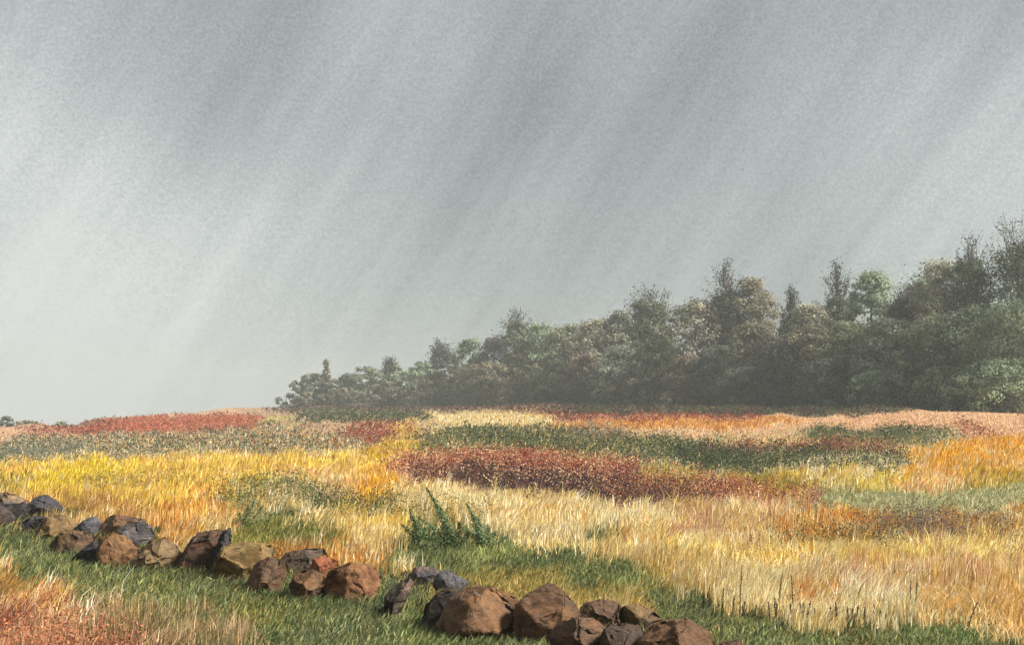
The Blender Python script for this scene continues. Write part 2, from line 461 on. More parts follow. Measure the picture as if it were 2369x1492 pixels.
KINDS = ['gold', 'pale', 'green', 'heath', 'scrub']


def coverage(shape, u, v):
    if shape[0] == 'E':
        _, cx, cy, rx, ry, a, soft = shape
        du, dv = u - cx, v - cy
        p = (du * math.cos(a) + dv * math.sin(a)) / rx
        q = (-du * math.sin(a) + dv * math.cos(a)) / ry
        r = np.sqrt(p * p + q * q)
        return np.clip((1 + soft - r) / (2 * soft), 0, 1)
    _, P, soft = shape
    t, b = np.interp(u, P[:, 0], P[:, 1]), np.interp(u, P[:, 0], P[:, 2])
    soft = soft * 1.6
    c = np.clip((v - t) / soft + 0.5, 0, 1) * np.clip((b - v) / soft + 0.5, 0, 1)
    x0, x1 = P[0, 0], P[-1, 0]
    return c * np.clip((u - x0) / 40 + 0.5, 0, 1) * np.clip((x1 - u) / 40 + 0.5, 0, 1)


def meadow(u, v, x, y, mean=False):
    """kind and colour of what is rooted at ground points (u, v: where the photo shows them; x, y: on the ground)"""
    dv = np.clip((v - 930) / 500, 0.05, 1)
    uu = u + 34 * vnoise(u / 60, v / (14 + 40 * dv), 11)
    vv = v + (6 + 14 * dv) * vnoise(u / 45, v / 14, 12) + (2 + 7 * dv) * vnoise(u / 14, v / 7, 13)
    n = len(u)
    c = np.zeros((n, 3))
    k = np.zeros(n, int)
    for shape, cols, prob, kind in LAYERS:
        a = coverage(shape, uu, vv)
        cl = np.array([lin(q) for q in cols])
        if mean:
            w = (a * min(1, prob) * 0.9)[:, None]
            c = c * (1 - w) + cl.mean(0) * w
        else:
            clump = 0.5 + 0.5 * vnoise(x / 0.5, y / 1.2, 21)
            hit = rng.random(n) < a * np.clip(prob * (0.55 + 0.9 * clump) if prob < 0.9 else prob, 0, 1)
            pn = .5 + .62 * vnoise(x / 0.35 + 7, y / 1.0, 31) + rng.normal(0, .22, n)
            pick = np.clip((pn * len(cl)).astype(int), 0, len(cl) - 1)
            c[hit] = cl[pick[hit]]
            k[hit] = KINDS.index(kind)
    return c, k


# ------------------------------------------------------------------ ground sheet
def build_ground():
    ds = np.concatenate([np.linspace(-30, 2, 12), np.geomspace(2.4, 70, 300), np.geomspace(71, 260, 160), np.geomspace(275, 640, 16)])
    ts = np.concatenate([np.linspace(-3, -0.62, 30), np.linspace(-0.6, 0.6, 420), np.linspace(0.62, 3, 30)])
    T, Dd = np.meshgrid(ts, ds)
    X = T * np.where(Dd > 2, Dd + 1.5, 25 + 0 * Dd)
    X[Dd <= 2] = (T * 14)[Dd <= 2]
    Z = ground_z(X, Dd)
    u = CX + F * X / np.maximum(Dd, 4)
    v = HZ + (EYE - Z) / np.maximum(Dd, 4) * F
    c, _ = meadow(u.ravel(), v.ravel(), X.ravel(), Dd.ravel(), mean=True)
    nr, nc = T.shape
    I = np.arange(nr * nc).reshape(nr, nc)
    Fc = np.stack([I[:-1, :-1], I[:-1, 1:], I[1:, 1:], I[1:, :-1]], -1).reshape(-1, 4)
    V = np.stack([X, Dd, Z], -1).reshape(-1, 3)
    global HAZE_Z
    HAZE_Z = (Z.min() - 1.0, 24.0)
    o = link("ground", np_mesh("ground", V, Fc, c * 0.6, M_SOIL))
    tag(o, "gently rising meadow soil under the grass", None, None, "structure")


build_ground()

# ------------------------------------------------------------------ stones of the tumbled wall
BROWN, DBROWN, SLATE, OCHRE, RUSTY, GREYS, TAN, BLACK, PINKG = (
    (150, 104, 66), (104, 76, 56), (76, 74, 80), (168, 130, 70), (164, 92, 60), (128, 116, 112), (172, 138, 96), (62, 54, 50), (156, 124, 106))


def stone_material(name, ca, cb, seed, streak):
    m = bpy.data.materials.new(name)
    m.use_nodes = True
    t = m.node_tree
    b = t.nodes["Principled BSDF"]
    b.inputs["Roughness"].default_value = 0.85
    b.inputs["Specular IOR Level"].default_value = 0.25
    tcn = t.nodes.new("ShaderNodeTexCoord")
    mp = t.nodes.new("ShaderNodeMapping")
    mp.inputs["Location"].default_value = (seed * 3.1, seed * 1.7, seed * 0.9)
    mp.inputs["Rotation"].default_value = (0.3, 0.5 + seed, 0.2)
    mp.inputs["Scale"].default_value = (1, 1, streak)
    t.links.new(tcn.outputs["Object"], mp.inputs[0])

    def noise(scale, det, rough=0.6):
        n = t.nodes.new("ShaderNodeTexNoise")
        n.inputs["Scale"].default_value = scale
        n.inputs["Detail"].default_value = det
        n.inputs["Roughness"].default_value = rough
        t.links.new(mp.outputs[0], n.inputs["Vector"])
        return n.outputs["Fac"]
    n1, n2, n3 = noise(3.2, 6), noise(38, 4, 0.7), noise(9, 8, 0.7)
    r1 = t.nodes.new("ShaderNodeValToRGB")
    r1.color_ramp.elements[0].position = 0.38
    r1.color_ramp.elements[0].color = (*lin(cb, STONE), 1)
    r1.color_ramp.elements[1].position = 0.62
    r1.color_ramp.elements[1].color = (*lin(ca, STONE), 1)
    t.links.new(n1, r1.inputs[0])
    r2 = t.nodes.new("ShaderNodeMapRange")
    r2.inputs["From Min"].default_value = 0.3
    r2.inputs["From Max"].default_value = 0.7
    r2.inputs["To Min"].default_value = 0.34
    r2.inputs["To Max"].default_value = 1.5
    mixn = t.nodes.new("ShaderNodeMath")
    mixn.operation = 'MULTIPLY_ADD'
    t.links.new(n2, mixn.inputs[0])
    mixn.inputs[1].default_value = 0.45
    sc = t.nodes.new("ShaderNodeMath")
    sc.operation = 'MULTIPLY'
    sc.inputs[1].default_value = 0.55
    t.links.new(n3, sc.inputs[0])
    t.links.new(sc.outputs[0], mixn.inputs[2])
    t.links.new(mixn.outputs[0], r2.inputs["Value"])
    vm = t.nodes.new("ShaderNodeVectorMath")
    vm.operation = 'SCALE'
    t.links.new(r1.outputs[0], vm.inputs[0])
    t.links.new(r2.outputs[0], vm.inputs["Scale"])
    # moss and lichen in patches of their own
    n4 = noise(5.5, 7, 0.75)
    mk = t.nodes.new("ShaderNodeMapRange")
    mk.inputs["From Min"].default_value = 0.56
    mk.inputs["From Max"].default_value = 0.66
    mk.inputs["To Max"].default_value = 0.75
    t.links.new(n4, mk.inputs["Value"])
    mm = t.nodes.new("ShaderNodeMix")
    mm.data_type = 'RGBA'
    t.links.new(mk.outputs[0], mm.inputs["Factor"])
    t.links.new(vm.outputs[0], mm.inputs["A"])
    mm.inputs["B"].default_value = (*lin((92, 92, 62) if seed % .74 < .4 else (120, 112, 96), STONE), 1)
    t.links.new(mm.outputs["Result"], b.inputs["Base Color"])
    bp = t.nodes.new("ShaderNodeBump")
    bp.inputs["Strength"].default_value = 0.6
    bp.inputs["Distance"].default_value = 0.03
    t.links.new(mixn.outputs[0], bp.inputs["Height"])
    t.links.new(bp.outputs[0], b.inputs["Normal"])
    return m


STONE = 0.42
# outline in the photograph, colour, second colour, front corners (u, v, how far forward 0..1), streak, label
STONES = [
    ([(-40, 1150), (2, 1138), (30, 1146), (52, 1158), (50, 1182), (18, 1190), (-40, 1190)], SLATE, TAN, [(5, 1165, .5), (40, 1165, .35)], 2, "dark slate stone topmost at the far left end of the wall"),
    ([(8, 1168), (50, 1160), (62, 1178), (48, 1204), (20, 1206), (4, 1195)], SLATE, BLACK, [(30, 1175, .5), (44, 1190, .5)], 2, "near black stone between the brown corner stone and the big slate boulder"),
    ([(-50, 1176), (-10, 1166), (12, 1180), (24, 1200), (4, 1216), (-50, 1220)], DBROWN, SLATE, [(0, 1190, .6), (-30, 1195, .6)], 2, "brown stone cut off by the left edge at the foot of the wall"),
    ([(60, 1160), (78, 1146), (100, 1144), (122, 1158), (136, 1176), (118, 1190), (70, 1196), (58, 1184)], SLATE, (74, 70, 76), [(66, 1168, .6), (70, 1188, .6), (95, 1178, .55)], 2, "large blue black slate boulder with rounded top near the left edge"),
    ([(50, 1205), (74, 1192), (98, 1194), (88, 1214), (64, 1234), (50, 1226)], BLACK, SLATE, [(66, 1206, .5), (60, 1220, .5)], 2, "small black stone tucked under the large blue black slate boulder"),
    ([(72, 1238), (92, 1198), (120, 1188), (146, 1190), (166, 1212), (140, 1230), (100, 1246)], OCHRE, (150, 118, 80), [(98, 1212, .5), (120, 1222, .5)], 3, "smooth ochre slab leaning beside the small black stone"),
    ([(162, 1226), (188, 1202), (214, 1190), (224, 1208), (222, 1228), (196, 1242)], SLATE, (110, 106, 112), [(192, 1222, .5), (212, 1214, .4)], 2, "pointed slate grey stone between the ochre slab and the red brown slab"),
    ([(222, 1222), (232, 1196), (250, 1190), (300, 1196), (326, 1204), (318, 1222), (262, 1240), (230, 1240)], (150, 106, 74), DBROWN, [(250, 1212, .5), (236, 1230, .5), (290, 1212, .4)], 2, "flat red brown slab lying across the top behind the grey stone"),
    ([(264, 1232), (290, 1212), (324, 1204), (340, 1220), (348, 1238), (326, 1256), (304, 1266), (280, 1250)], GREYS, SLATE, [(296, 1228, .5), (318, 1238, .5)], 4, "speckled light grey stone wedged above the tan boulder"),
    ([(104, 1264), (130, 1236), (162, 1226), (196, 1236), (210, 1246), (196, 1266), (160, 1282), (118, 1276)], (126, 96, 62), DBROWN, [(140, 1250, .5), (180, 1250, .5)], 3, "broad low brown stone with mossy crust below the pointed slate stone"),
    ([(164, 1290), (200, 1256), (222, 1240), (236, 1256), (236, 1282), (224, 1304), (186, 1304)], SLATE, BLACK, [(206, 1262, .5), (212, 1284, .6)], 2, "steep dark wedge of slate left of the two faced brown boulder"),
    ([(220, 1280), (230, 1242), (256, 1232), (284, 1240), (310, 1270), (302, 1296), (280, 1310), (240, 1302)], BROWN, (170, 120, 70), [(262, 1250, .5), (272, 1296, .6), (240, 1280, .6)], 2, "brown boulder with two upright faces and an arched top"),
    ([(296, 1306), (312, 1268), (336, 1248), (366, 1246), (392, 1262), (410, 1284), (388, 1308), (330, 1318)], TAN, (150, 122, 84), [(340, 1268, .5), (332, 1300, .6), (372, 1284, .5)], 2, "pale tan boulder with a dark hollow in front beside the arched brown boulder"),
    ([(362, 1256), (374, 1240), (396, 1248), (408, 1266), (396, 1278), (370, 1272)], (196, 122, 70), RUSTY, [(382, 1258, .4)], 2, "small bright orange stone behind the pale tan boulder"),
    ([(394, 1318), (424, 1262), (452, 1232), (508, 1222), (524, 1232), (512, 1272), (488, 1298), (430, 1312)], (120, 74, 54), (84, 66, 48), [(452, 1250, .4), (500, 1246, .45), (436, 1296, .6), (488, 1286, .6)], 4, "long slanting dark red boulder in the middle of the left wall"),
    ([(488, 1322), (500, 1290), (512, 1266), (530, 1258), (604, 1258), (636, 1270), (620, 1298), (572, 1318), (520, 1340)], OCHRE, (142, 112, 66), [(520, 1272, .35), (600, 1272, .4), (512, 1312, .6), (568, 1304, .6)], 3, "big flat topped ochre slab with a shaded left side"),
    ([(484, 1318), (496, 1270), (508, 1226), (526, 1220), (528, 1258), (514, 1292), (500, 1326)], BLACK, SLATE, [(506, 1290, .4), (518, 1240, .4)], 2, "thin upright black piece standing in for the shaded left face of the ochre slab"),  # shaded side of the ochre slab, built as a separate black stone
    ([(566, 1340), (584, 1304), (618, 1288), (648, 1294), (656, 1320), (644, 1342), (604, 1370), (574, 1366)], BROWN, DBROWN, [(598, 1316, .5), (636, 1310, .5), (590, 1350, .6), (628, 1342, .6)], 2, "rounded brown boulder in front of the flat ochre slab"),
    ([(642, 1300), (654, 1280), (700, 1270), (742, 1268), (752, 1286), (728, 1312), (690, 1328), (660, 1322)], (124, 106, 90), DBROWN, [(664, 1296, .5), (720, 1288, .5), (690, 1310, .6)], 2, "grey brown boulder behind the red orange stone"),
    ([(712, 1326), (726, 1292), (748, 1284), (776, 1298), (768, 1322), (744, 1342), (720, 1342)], RUSTY, (190, 108, 66), [(736, 1304, .5), (758, 1308, .5), (740, 1328, .6)], 2, "small red orange stone squeezed between two bigger boulders"),
    ([(662, 1350), (680, 1324), (712, 1312), (740, 1328), (750, 1352), (738, 1378), (708, 1388), (674, 1376)], (140, 96, 58), BLACK, [(690, 1340, .5), (722, 1340, .5), (700, 1368, .6)], 2, "brown stone with a black hollowed foot below the red orange stone"),
    ([(748, 1352), (770, 1316), (806, 1302), (852, 1308), (880, 1338), (862, 1368), (820, 1388), (764, 1384)], (172, 116, 70), (140, 90, 58), [(784, 1336, .5), (840, 1330, .5), (780, 1370, .6), (826, 1366, .6)], 2, "broad orange brown boulder at the right end of the left wall"),
    ([(886, 1420), (892, 1376), (914, 1350), (944, 1334), (956, 1344), (930, 1372), (908, 1414), (896, 1430)], PINKG, BLACK, [(912, 1364, .4), (906, 1396, .5)], 2, "narrow tilted stone with a pink grey rim half buried in green"),
    ([(936, 1336), (952, 1314), (984, 1308), (1014, 1318), (1016, 1338), (984, 1352), (946, 1350)], PINKG, SLATE, [(960, 1330, .5), (992, 1328, .5)], 2, "small mossy pinkish stone behind the blue grey one"),
    ([(1000, 1350), (1018, 1326), (1034, 1320), (1060, 1334), (1088, 1350), (1068, 1370), (1020, 1374)], (112, 108, 112), SLATE, [(1030, 1336, .4), (1046, 1358, .5)], 2, "blue grey stone with a peaked top above the large brown boulder"),
    ([(978, 1440), (986, 1400), (1018, 1366), (1052, 1354), (1074, 1362), (1060, 1390), (1032, 1430), (1000, 1456)], (96, 72, 52), BLACK, [(1006, 1394, .45), (1030, 1404, .6), (1004, 1436, .5)], 2, "dark stone standing in for the shaded left face of the large brown boulder"),  # the brown boulder's shaded side, put into the colour of a dark stone
    ([(1022, 1440), (1046, 1384), (1082, 1362), (1130, 1358), (1160, 1370), (1204, 1392), (1206, 1430), (1160, 1466), (1060, 1474)], (154, 106, 64), (126, 92, 68), [(1064, 1392, .4), (1140, 1378, .4), (1050, 1444, .6), (1150, 1440, .6)], 2, "large smooth brown boulder with grass at its foot"),
    ([(1190, 1440), (1202, 1396), (1240, 1362), (1272, 1348), (1306, 1372), (1334, 1410), (1330, 1446), (1290, 1484), (1220, 1476)], (142, 98, 62), (104, 74, 54), [(1232, 1392, .4), (1286, 1380, .4), (1224, 1450, .6), (1292, 1440, .65)], 3, "tallest brown boulder of the wall with a sharp peak and rough face"),
    ([(1340, 1424), (1356, 1400), (1396, 1390), (1432, 1398), (1446, 1420), (1436, 1446), (1392, 1456), (1356, 1446)], (116, 80, 52), DBROWN, [(1368, 1412, .5), (1420, 1414, .5), (1390, 1440, .6)], 2, "dark brown rounded stone right of the sharp peaked boulder"),
    ([(1438, 1426), (1446, 1404), (1472, 1398), (1508, 1412), (1540, 1436), (1516, 1452), (1468, 1456), (1444, 1446)], (148, 118, 70), DBROWN, [(1462, 1416, .4), (1500, 1430, .5), (1470, 1440, .6)], 2, "olive tan stone with a sloping back beside the dark rounded one"),
    ([(1274, 1470), (1296, 1440), (1340, 1428), (1380, 1434), (1402, 1452), (1388, 1500), (1340, 1540), (1280, 1530)], (138, 96, 64), (96, 70, 54), [(1312, 1452, .5), (1368, 1450, .5), (1300, 1510, .6), (1350, 1510, .6)], 6, "brown stone with striped layers at the bottom below the sharp peak"),
    ([(1390, 1500), (1404, 1456), (1440, 1444), (1484, 1448), (1498, 1480), (1490, 1530), (1430, 1556), (1390, 1540)], (86, 66, 54), BLACK, [(1420, 1466, .5), (1468, 1468, .5), (1410, 1520, .6), (1460, 1520, .6)], 2, "blackish stone at the bottom between the striped and the bottom right boulder"),
    ([(1480, 1500), (1504, 1456), (1540, 1440), (1590, 1438), (1630, 1452), (1664, 1490), (1650, 1550), (1570, 1580), (1490, 1560)], (140, 96, 60), (116, 80, 54), [(1520, 1470, .4), (1600, 1462, .4), (1510, 1540, .6), (1600, 1540, .6)], 2, "smooth brown boulder cut by the bottom edge, furthest right of the big ones"),
    ([(1660, 1500), (1680, 1484), (1712, 1480), (1736, 1498), (1726, 1530), (1680, 1540)], (134, 98, 74), DBROWN, [(1684, 1500, .5), (1712, 1506, .5)], 2, "small brown stone just peeping up at the bottom edge"),
]
stone_spots = []


def build_stone(idx, spec):
    outline, ca, cb, front, streak, label = spec
    O = np.array(outline, float)
    O = O.mean(0) + (O - O.mean(0)) * np.array([1.12, 1.06])
    base_v = O[:, 1].max()
    cu = O[:, 0].mean()
    d = float(dist_at(cu, base_v - 3)[0])
    s = d / F
    w = (O[:, 0].max() - O[:, 0].min()) * s
    h = (base_v - O[:, 1].min()) * s
    depth = 0.5 * (0.55 * w + 0.45 * h) * 1.05
    r = random.Random(idx * 13 + 5)
    yc = d + depth * 0.35
    cz = EYE + (HZ - O[:, 1].mean()) * s
    cxm = (cu - CX) * s
    bm = bmesh.new()

    def add(u, v, dy):
        k = (yc + dy) / d if dy < 0 else 1.0        # keep the outline where the photo shows it at the stone's own distance
        bm.verts.new(((u - CX) * s - cxm, yc + dy, EYE + (HZ - v) * s))
    for u, v in O:
        add(u, v, r.uniform(-.08, .12) * depth)
    c = O.mean(0)
    for u, v in O[::1]:
        q = c + (np.array([u, v]) - c) * r.uniform(.55, .8)
        add(q[0], q[1], depth * r.uniform(.6, 1.0))
    for u, v, k in front:
        add(u, v, -depth * (0.35 + k * 1.1))
    # foot reaching into the soil
    low = O[O[:, 1] > base_v - 0.35 * (base_v - O[:, 1].min())]
    for u, v in low:
        q = c + (np.array([u, v]) - c) * .8
        add(q[0], base_v + 6, -depth * .45)
    bmesh.ops.convex_hull(bm, input=bm.verts[:])
    for v in [v for v in bm.verts if not v.link_faces]:
        bm.verts.remove(v)
    zc = EYE + (HZ - c[1]) * s
    for j in range(5):
        nrm = Vector((r.uniform(-1, 1), -r.uniform(.15, 1), r.uniform(-.35, 1))).normalized()
        far = max(v.co.dot(nrm) for v in bm.verts)
        mid = Vector((0, yc, zc)).dot(nrm)
        p0 = nrm * (mid + (far - mid) * r.uniform(.66, .86))
        res = bmesh.ops.bisect_plane(bm, geom=bm.verts[:] + bm.edges[:] + bm.faces[:], plane_co=p0, plane_no=nrm, clear_outer=True)
        bmesh.ops.convex_hull(bm, input=bm.verts[:])
        for v in [v for v in bm.verts if not v.link_faces]:
            bm.verts.remove(v)
    bmesh.ops.dissolve_limit(bm, angle_limit=math.radians(6), verts=bm.verts[:], edges=bm.edges[:])
    size = max(w, h)
    bmesh.ops.bevel(bm, geom=bm.edges[:], offset=size * 0.022, segments=2, profile=0.6, affect='EDGES', clamp_overlap=True)
    bmesh.ops.triangulate(bm, faces=bm.faces[:])
    for it in range(6):
        lim = size * 0.036
        es = [e for e in bm.edges if e.calc_length() > lim]
        if not es:
            break
        bmesh.ops.subdivide_edges(bm, edges=es, cuts=1)
        bmesh.ops.triangulate(bm, faces=[f for f in bm.faces if len(f.verts) > 3])
        if len(bm.verts) > 12000:
            break
    bm.normal_update()
    off = Vector((idx * 7.3, idx * 2.1, 0))
    for v in bm.verts:
        p = v.co / size
        n = mnoise.fractal(p * 2.2 + off, 1.0, 2.0, 4) * 0.034 + mnoise.fractal(p * 8 + off, 0.8, 2.1, 5) * 0.021
        n -= max(0, 0.12 - abs(mnoise.noise(p * 3.1 + off * 1.7))) * 0.16     # cracks
        v.co += v.normal * n * size
    zb = float(ground_z(cxm, yc))
    for v in bm.verts:
        v.co -= Vector((0, yc, zb))
    me = bpy.data.meshes.new("boulder")
    bm.to_mesh(me)
    bm.free()
    for p in me.polygons:
        p.use_smooth = True
    me.materials.append(stone_material("stone " + str(idx), ca, cb, idx * 0.37, streak))
    o = link("boulder", me)
    o.location = (cxm, yc, zb - .045 * h)
    tag(o, label, "stone", "stones of the tumbled field wall")
    stone_spots.append((cxm, yc, w * 0.5, depth))


for i, sp in enumerate(STONES):
    build_stone(i, sp)


# ------------------------------------------------------------------ grass, heath and scrub
def blades(P, Hh, W, lean, az, yaw, C, tipc):
    """tapered bent blades; P (n,3) roots"""
    n = len(P)
    side = np.stack([np.cos(yaw), np.sin(yaw), np.zeros(n)], 1) * W[:, None] * 0.5
    ld = np.stack([np.cos(az), np.sin(az), np.zeros(n)], 1)
    up = np.array([0, 0, 1.0])
    mid = P + up * (Hh * 0.55)[:, None] + ld * (lean * Hh * 0.32)[:, None]
    tip = P + up * (Hh * (1 - 0.22 * lean))[:, None] + ld * (lean * Hh)[:, None]
    V = np.stack([P - side, P + side, mid + side * .8, mid - side * .8, tip], 1).reshape(-1, 3)
    b = (np.arange(n) * 5)[:, None]
    Fc = np.concatenate([b + np.array([[0, 1, 2]]), b + np.array([[0, 2, 3]]), b + np.array([[3, 2, 4]])], 0)
    CC = np.stack([C * .92, C * .92, C, C, tipc], 1).reshape(-1, 3)
    return V, Fc, CC


def leaves(P, Nrm, size, C, aspect=0.5):
    n = len(P)
    a = rng.normal(size=(n, 3))
    a -= (a * Nrm).sum(1)[:, None] * Nrm
    a /= np.linalg.norm(a, axis=1)[:, None] + 1e-9
    b = np.cross(Nrm, a)
    s = size[:, None]
    fold = Nrm * s * 0.12
    V = np.stack([P - a * s, P - b * s * aspect + fold, P + a * s, P + b * s * aspect + fold], 1).reshape(-1, 3)
    Fc = (np.arange(n) * 4)[:, None] + np.array([[0, 1, 2, 3]])
    return V, Fc, np.repeat(C, 4, 0)


def grow_meadow(n):
    u = rng.uniform(-420, 2790, n)
    v = 925 + (1720 - 925) * rng.random(n) ** 1.25
    S, D = crest(u)
    ok = v > S - 1
    u, v = u[ok], v[ok]
    d = dist_at(u, v)
    _, D = crest(u)
    d = np.minimum(d, D)
    d *= 1 + rng.normal(0, 0.012, len(d))
    x = (u - CX) / F * d
    z = ground_z(x, d)
    keep = np.ones(len(u), bool)
    for sx, sy, rw, dp in stone_spots:
        keep &= ~(((x - sx) / (rw * .85)) ** 2 + ((d - sy) / (dp * .95)) ** 2 < 1)
    u, v, d, x, z = (q[keep] for q in (u, v, d, x, z))
    # colour looked up at mid height of the plant, so patches stand where the photo shows them
    lift = 0.07 / d * F
    c, k = meadow(u, v - lift, x, d)
    return u, v, d, x, z, c, k


NAMES = {
    'gold': ("golden_grass", "tall dry golden grass filling the meadow behind the stones", "grass"),
    'pale': ("pale_stubble", "short peach coloured stubble on the far bank below the trees", "stubble"),
    'green': ("green_grass", "short lush green grass along both sides of the stones", "grass"),
    'heath': ("red_heath", "low red brown heath growing in bands across the meadow", "heath"),
    'scrub': ("dark_scrub", "low dark green scrub in speckled bands across the far meadow", "scrub"),
}


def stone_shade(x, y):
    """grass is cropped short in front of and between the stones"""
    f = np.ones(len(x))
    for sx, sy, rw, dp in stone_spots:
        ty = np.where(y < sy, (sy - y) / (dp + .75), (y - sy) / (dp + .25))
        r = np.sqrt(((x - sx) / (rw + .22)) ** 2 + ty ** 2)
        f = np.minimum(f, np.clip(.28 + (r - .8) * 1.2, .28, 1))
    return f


def build_meadow():
    u, v, d, x, z, c, k = grow_meadow(420000)
    # looser tufts of taller ochre, straw and dark stems
    nt_, mem = 1500, 11
    tu, tv = rng.uniform(-300, 2700, nt_), 1035 + 420 * rng.random(nt_) ** .9
    td = dist_at(tu, tv)
    tk = meadow(tu, tv, (tu - CX) / F * td, td)[1]
    good = tk == 0
    tu, td = tu[good], td[good]
    tuftc = np.array([lin(q) for q in ORA[1:2] + CREAM + CREAM + [(200, 150, 66), (130, 110, 66), (214, 160, 112), (232, 196, 106), (236, 206, 120)]])
    tc_ = tuftc[rng.integers(0, len(tuftc), len(tu))]
    tx = np.repeat((tu - CX) / F * td, mem) + rng.normal(0, .035, len(tu) * mem)
    ty = np.repeat(td, mem) + rng.normal(0, .06, len(tu) * mem)
    far = np.zeros(len(tx), bool)
    for sx, sy, rw, dp in stone_spots:
        far |= ((tx - sx) / (rw + .15)) ** 2 + ((ty - sy) / (dp + .45)) ** 2 < 1
    tx, ty, tcc = tx[~far], ty[~far], np.repeat(tc_, mem, 0)[~far]
    tall = np.concatenate([np.ones(len(x)), np.full(len(tx), 1.22)])
    x, d, c = np.concatenate([x, tx]), np.concatenate([d, ty]), np.concatenate([c, tcc])
    z = np.concatenate([z, ground_z(tx, ty)])
    k = np.concatenate([k, np.zeros(len(tx), int)])
    # between the stones moss greens, with dark blades painting in the shade of the gaps
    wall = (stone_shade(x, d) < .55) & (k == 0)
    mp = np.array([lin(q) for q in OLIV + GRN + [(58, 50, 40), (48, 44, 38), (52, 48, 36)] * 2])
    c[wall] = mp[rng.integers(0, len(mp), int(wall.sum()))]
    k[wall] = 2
    px = d / F * 2.313                                # one picture element of the render, in metres, at that distance
    P = np.stack([x, d, z - 0.01], 1)
    n = len(x)
    jit = np.exp(rng.normal(0, 0.20, n))[:, None]
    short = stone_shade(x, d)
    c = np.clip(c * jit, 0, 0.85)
    for kind in KINDS:
        s = k == KINDS.index(kind)
        m = int(s.sum())
        if not m:
            continue
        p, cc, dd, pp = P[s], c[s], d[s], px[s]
        name, label, cat = NAMES[kind]
        if kind in ('gold', 'green', 'pale'):
            near = np.clip((dd - 6) / 12, 0, 1)
            if kind == 'gold':
                h = rng.uniform(.085, .205, m) * (0.8 + 0.4 * near) * short[s]
                tuft = vnoise(p[:, 0] / .33, p[:, 1] / .6, 41)
                h = h * tall[s] * np.clip(1 + .55 * tuft, .4, 1.6) * np.where(rng.random(m) < .05, 1.5, 1)
                lean = np.clip(rng.uniform(.05, .7, m) + .3 * vnoise(p[:, 0] / .5, p[:, 1] / .9, 42), 0, 1.1)
                az = rng.normal(0.05, .85, m) + 1.5 * vnoise(p[:, 0] / .6, p[:, 1], 43)
            elif kind == 'green':
                h = rng.uniform(.04, .11, m) * (0.8 + 0.6 * near) * (1.0 + .15 * (1 - short[s]))
                lean = rng.uniform(.2, 1.2, m)
                az = rng.normal(0.2, 1.1, m)
            else:
                h = rng.uniform(.05, .13, m)
                lean = rng.uniform(.2, .8, m)
                az = rng.normal(0.1, .9, m)
            w = np.maximum(rng.uniform(.006, .011, m), pp * rng.uniform(.7, 1.25, m))
            yaw = rng.normal(0, .7, m)
            tip = np.clip(cc * rng.uniform(.85, 1.25, m)[:, None], 0, .85)
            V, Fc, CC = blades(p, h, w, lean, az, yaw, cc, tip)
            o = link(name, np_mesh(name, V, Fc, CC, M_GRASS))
        else:
            # twiggy plants: three leaf sprays per plant, up the height of the plant
            rep = 4
            q = np.repeat(p, rep, 0)
            hh = rng.random(m * rep) ** 0.8 * np.repeat(rng.uniform(.12, .42, m) * (0.5 + 0.5 * np.clip((dd - 6) / 8, 0, 1)), rep)
            q = q + np.stack([rng.normal(0, .05, m * rep) + hh * .25, rng.normal(0, .07, m * rep), hh], 1)
            Nr = rng.normal(size=(m * rep, 3)) + np.array([.3, -.7, .7])
            Nr /= np.linalg.norm(Nr, axis=1)[:, None]
            sz = np.repeat(np.maximum(.012, pp * 1.15), rep) * rng.uniform(.6, 1.3, m * rep)
            cr_ = np.repeat(cc, rep, 0) * np.exp(rng.normal(0, .18, m * rep))[:, None]
            V, Fc, CC = leaves(q, Nr, sz, cr_, .45)
            o = link(name, np_mesh(name, V, Fc, CC, M_LEAF))
        tag(o, label, cat, None, "stuff")


build_meadow()


# ------------------------------------------------------------------ trees and bushes
def tubes(paths, sides=5):
    """list of (points, radii) -> one mesh of tapered tubes"""
    Vs, Fs, b = [], [], 0
    for pts, rad in paths:
        pts = np.asarray(pts, float)
        t = np.gradient(pts, axis=0)
        t /= np.linalg.norm(t, axis=1)[:, None] + 1e-9
        ref = np.array([1.0, 0.13, 0.05])
        a = np.cross(t, ref)
        a /= np.linalg.norm(a, axis=1)[:, None] + 1e-9
        c = np.cross(t, a)
        ang = np.arange(sides) / sides * 2 * math.pi
        ring = pts[:, None, :] + (a[:, None, :] * np.cos(ang)[None, :, None] + c[:, None, :] * np.sin(ang)[None, :, None]) * np.asarray(rad)[:, None, None]
        n = len(pts)
        Vs.append(ring.reshape(-1, 3))
        I = b + np.arange(n * sides).reshape(n, sides)
        J = np.roll(I, -1, 1)
        Fs.append(np.stack([I[:-1], J[:-1], J[1:], I[1:]], -1).reshape(-1, 4))
        b += n * sides
    return np.concatenate(Vs), np.concatenate(Fs)


def limb(p0, p1, r0, r1, n=6, wob=.06, rs=None):
    rs = rs or rng
    t = np.linspace(0, 1, n)[:, None]
    p0, p1 = np.asarray(p0, float), np.asarray(p1, float)
    L_ = np.linalg.norm(p1 - p0)
    w = rs.normal(0, wob * L_, (n, 3)) * np.sin(t * math.pi)
    return p0 + (p1 - p0) * t + w, np.linspace(r0, r1, n)


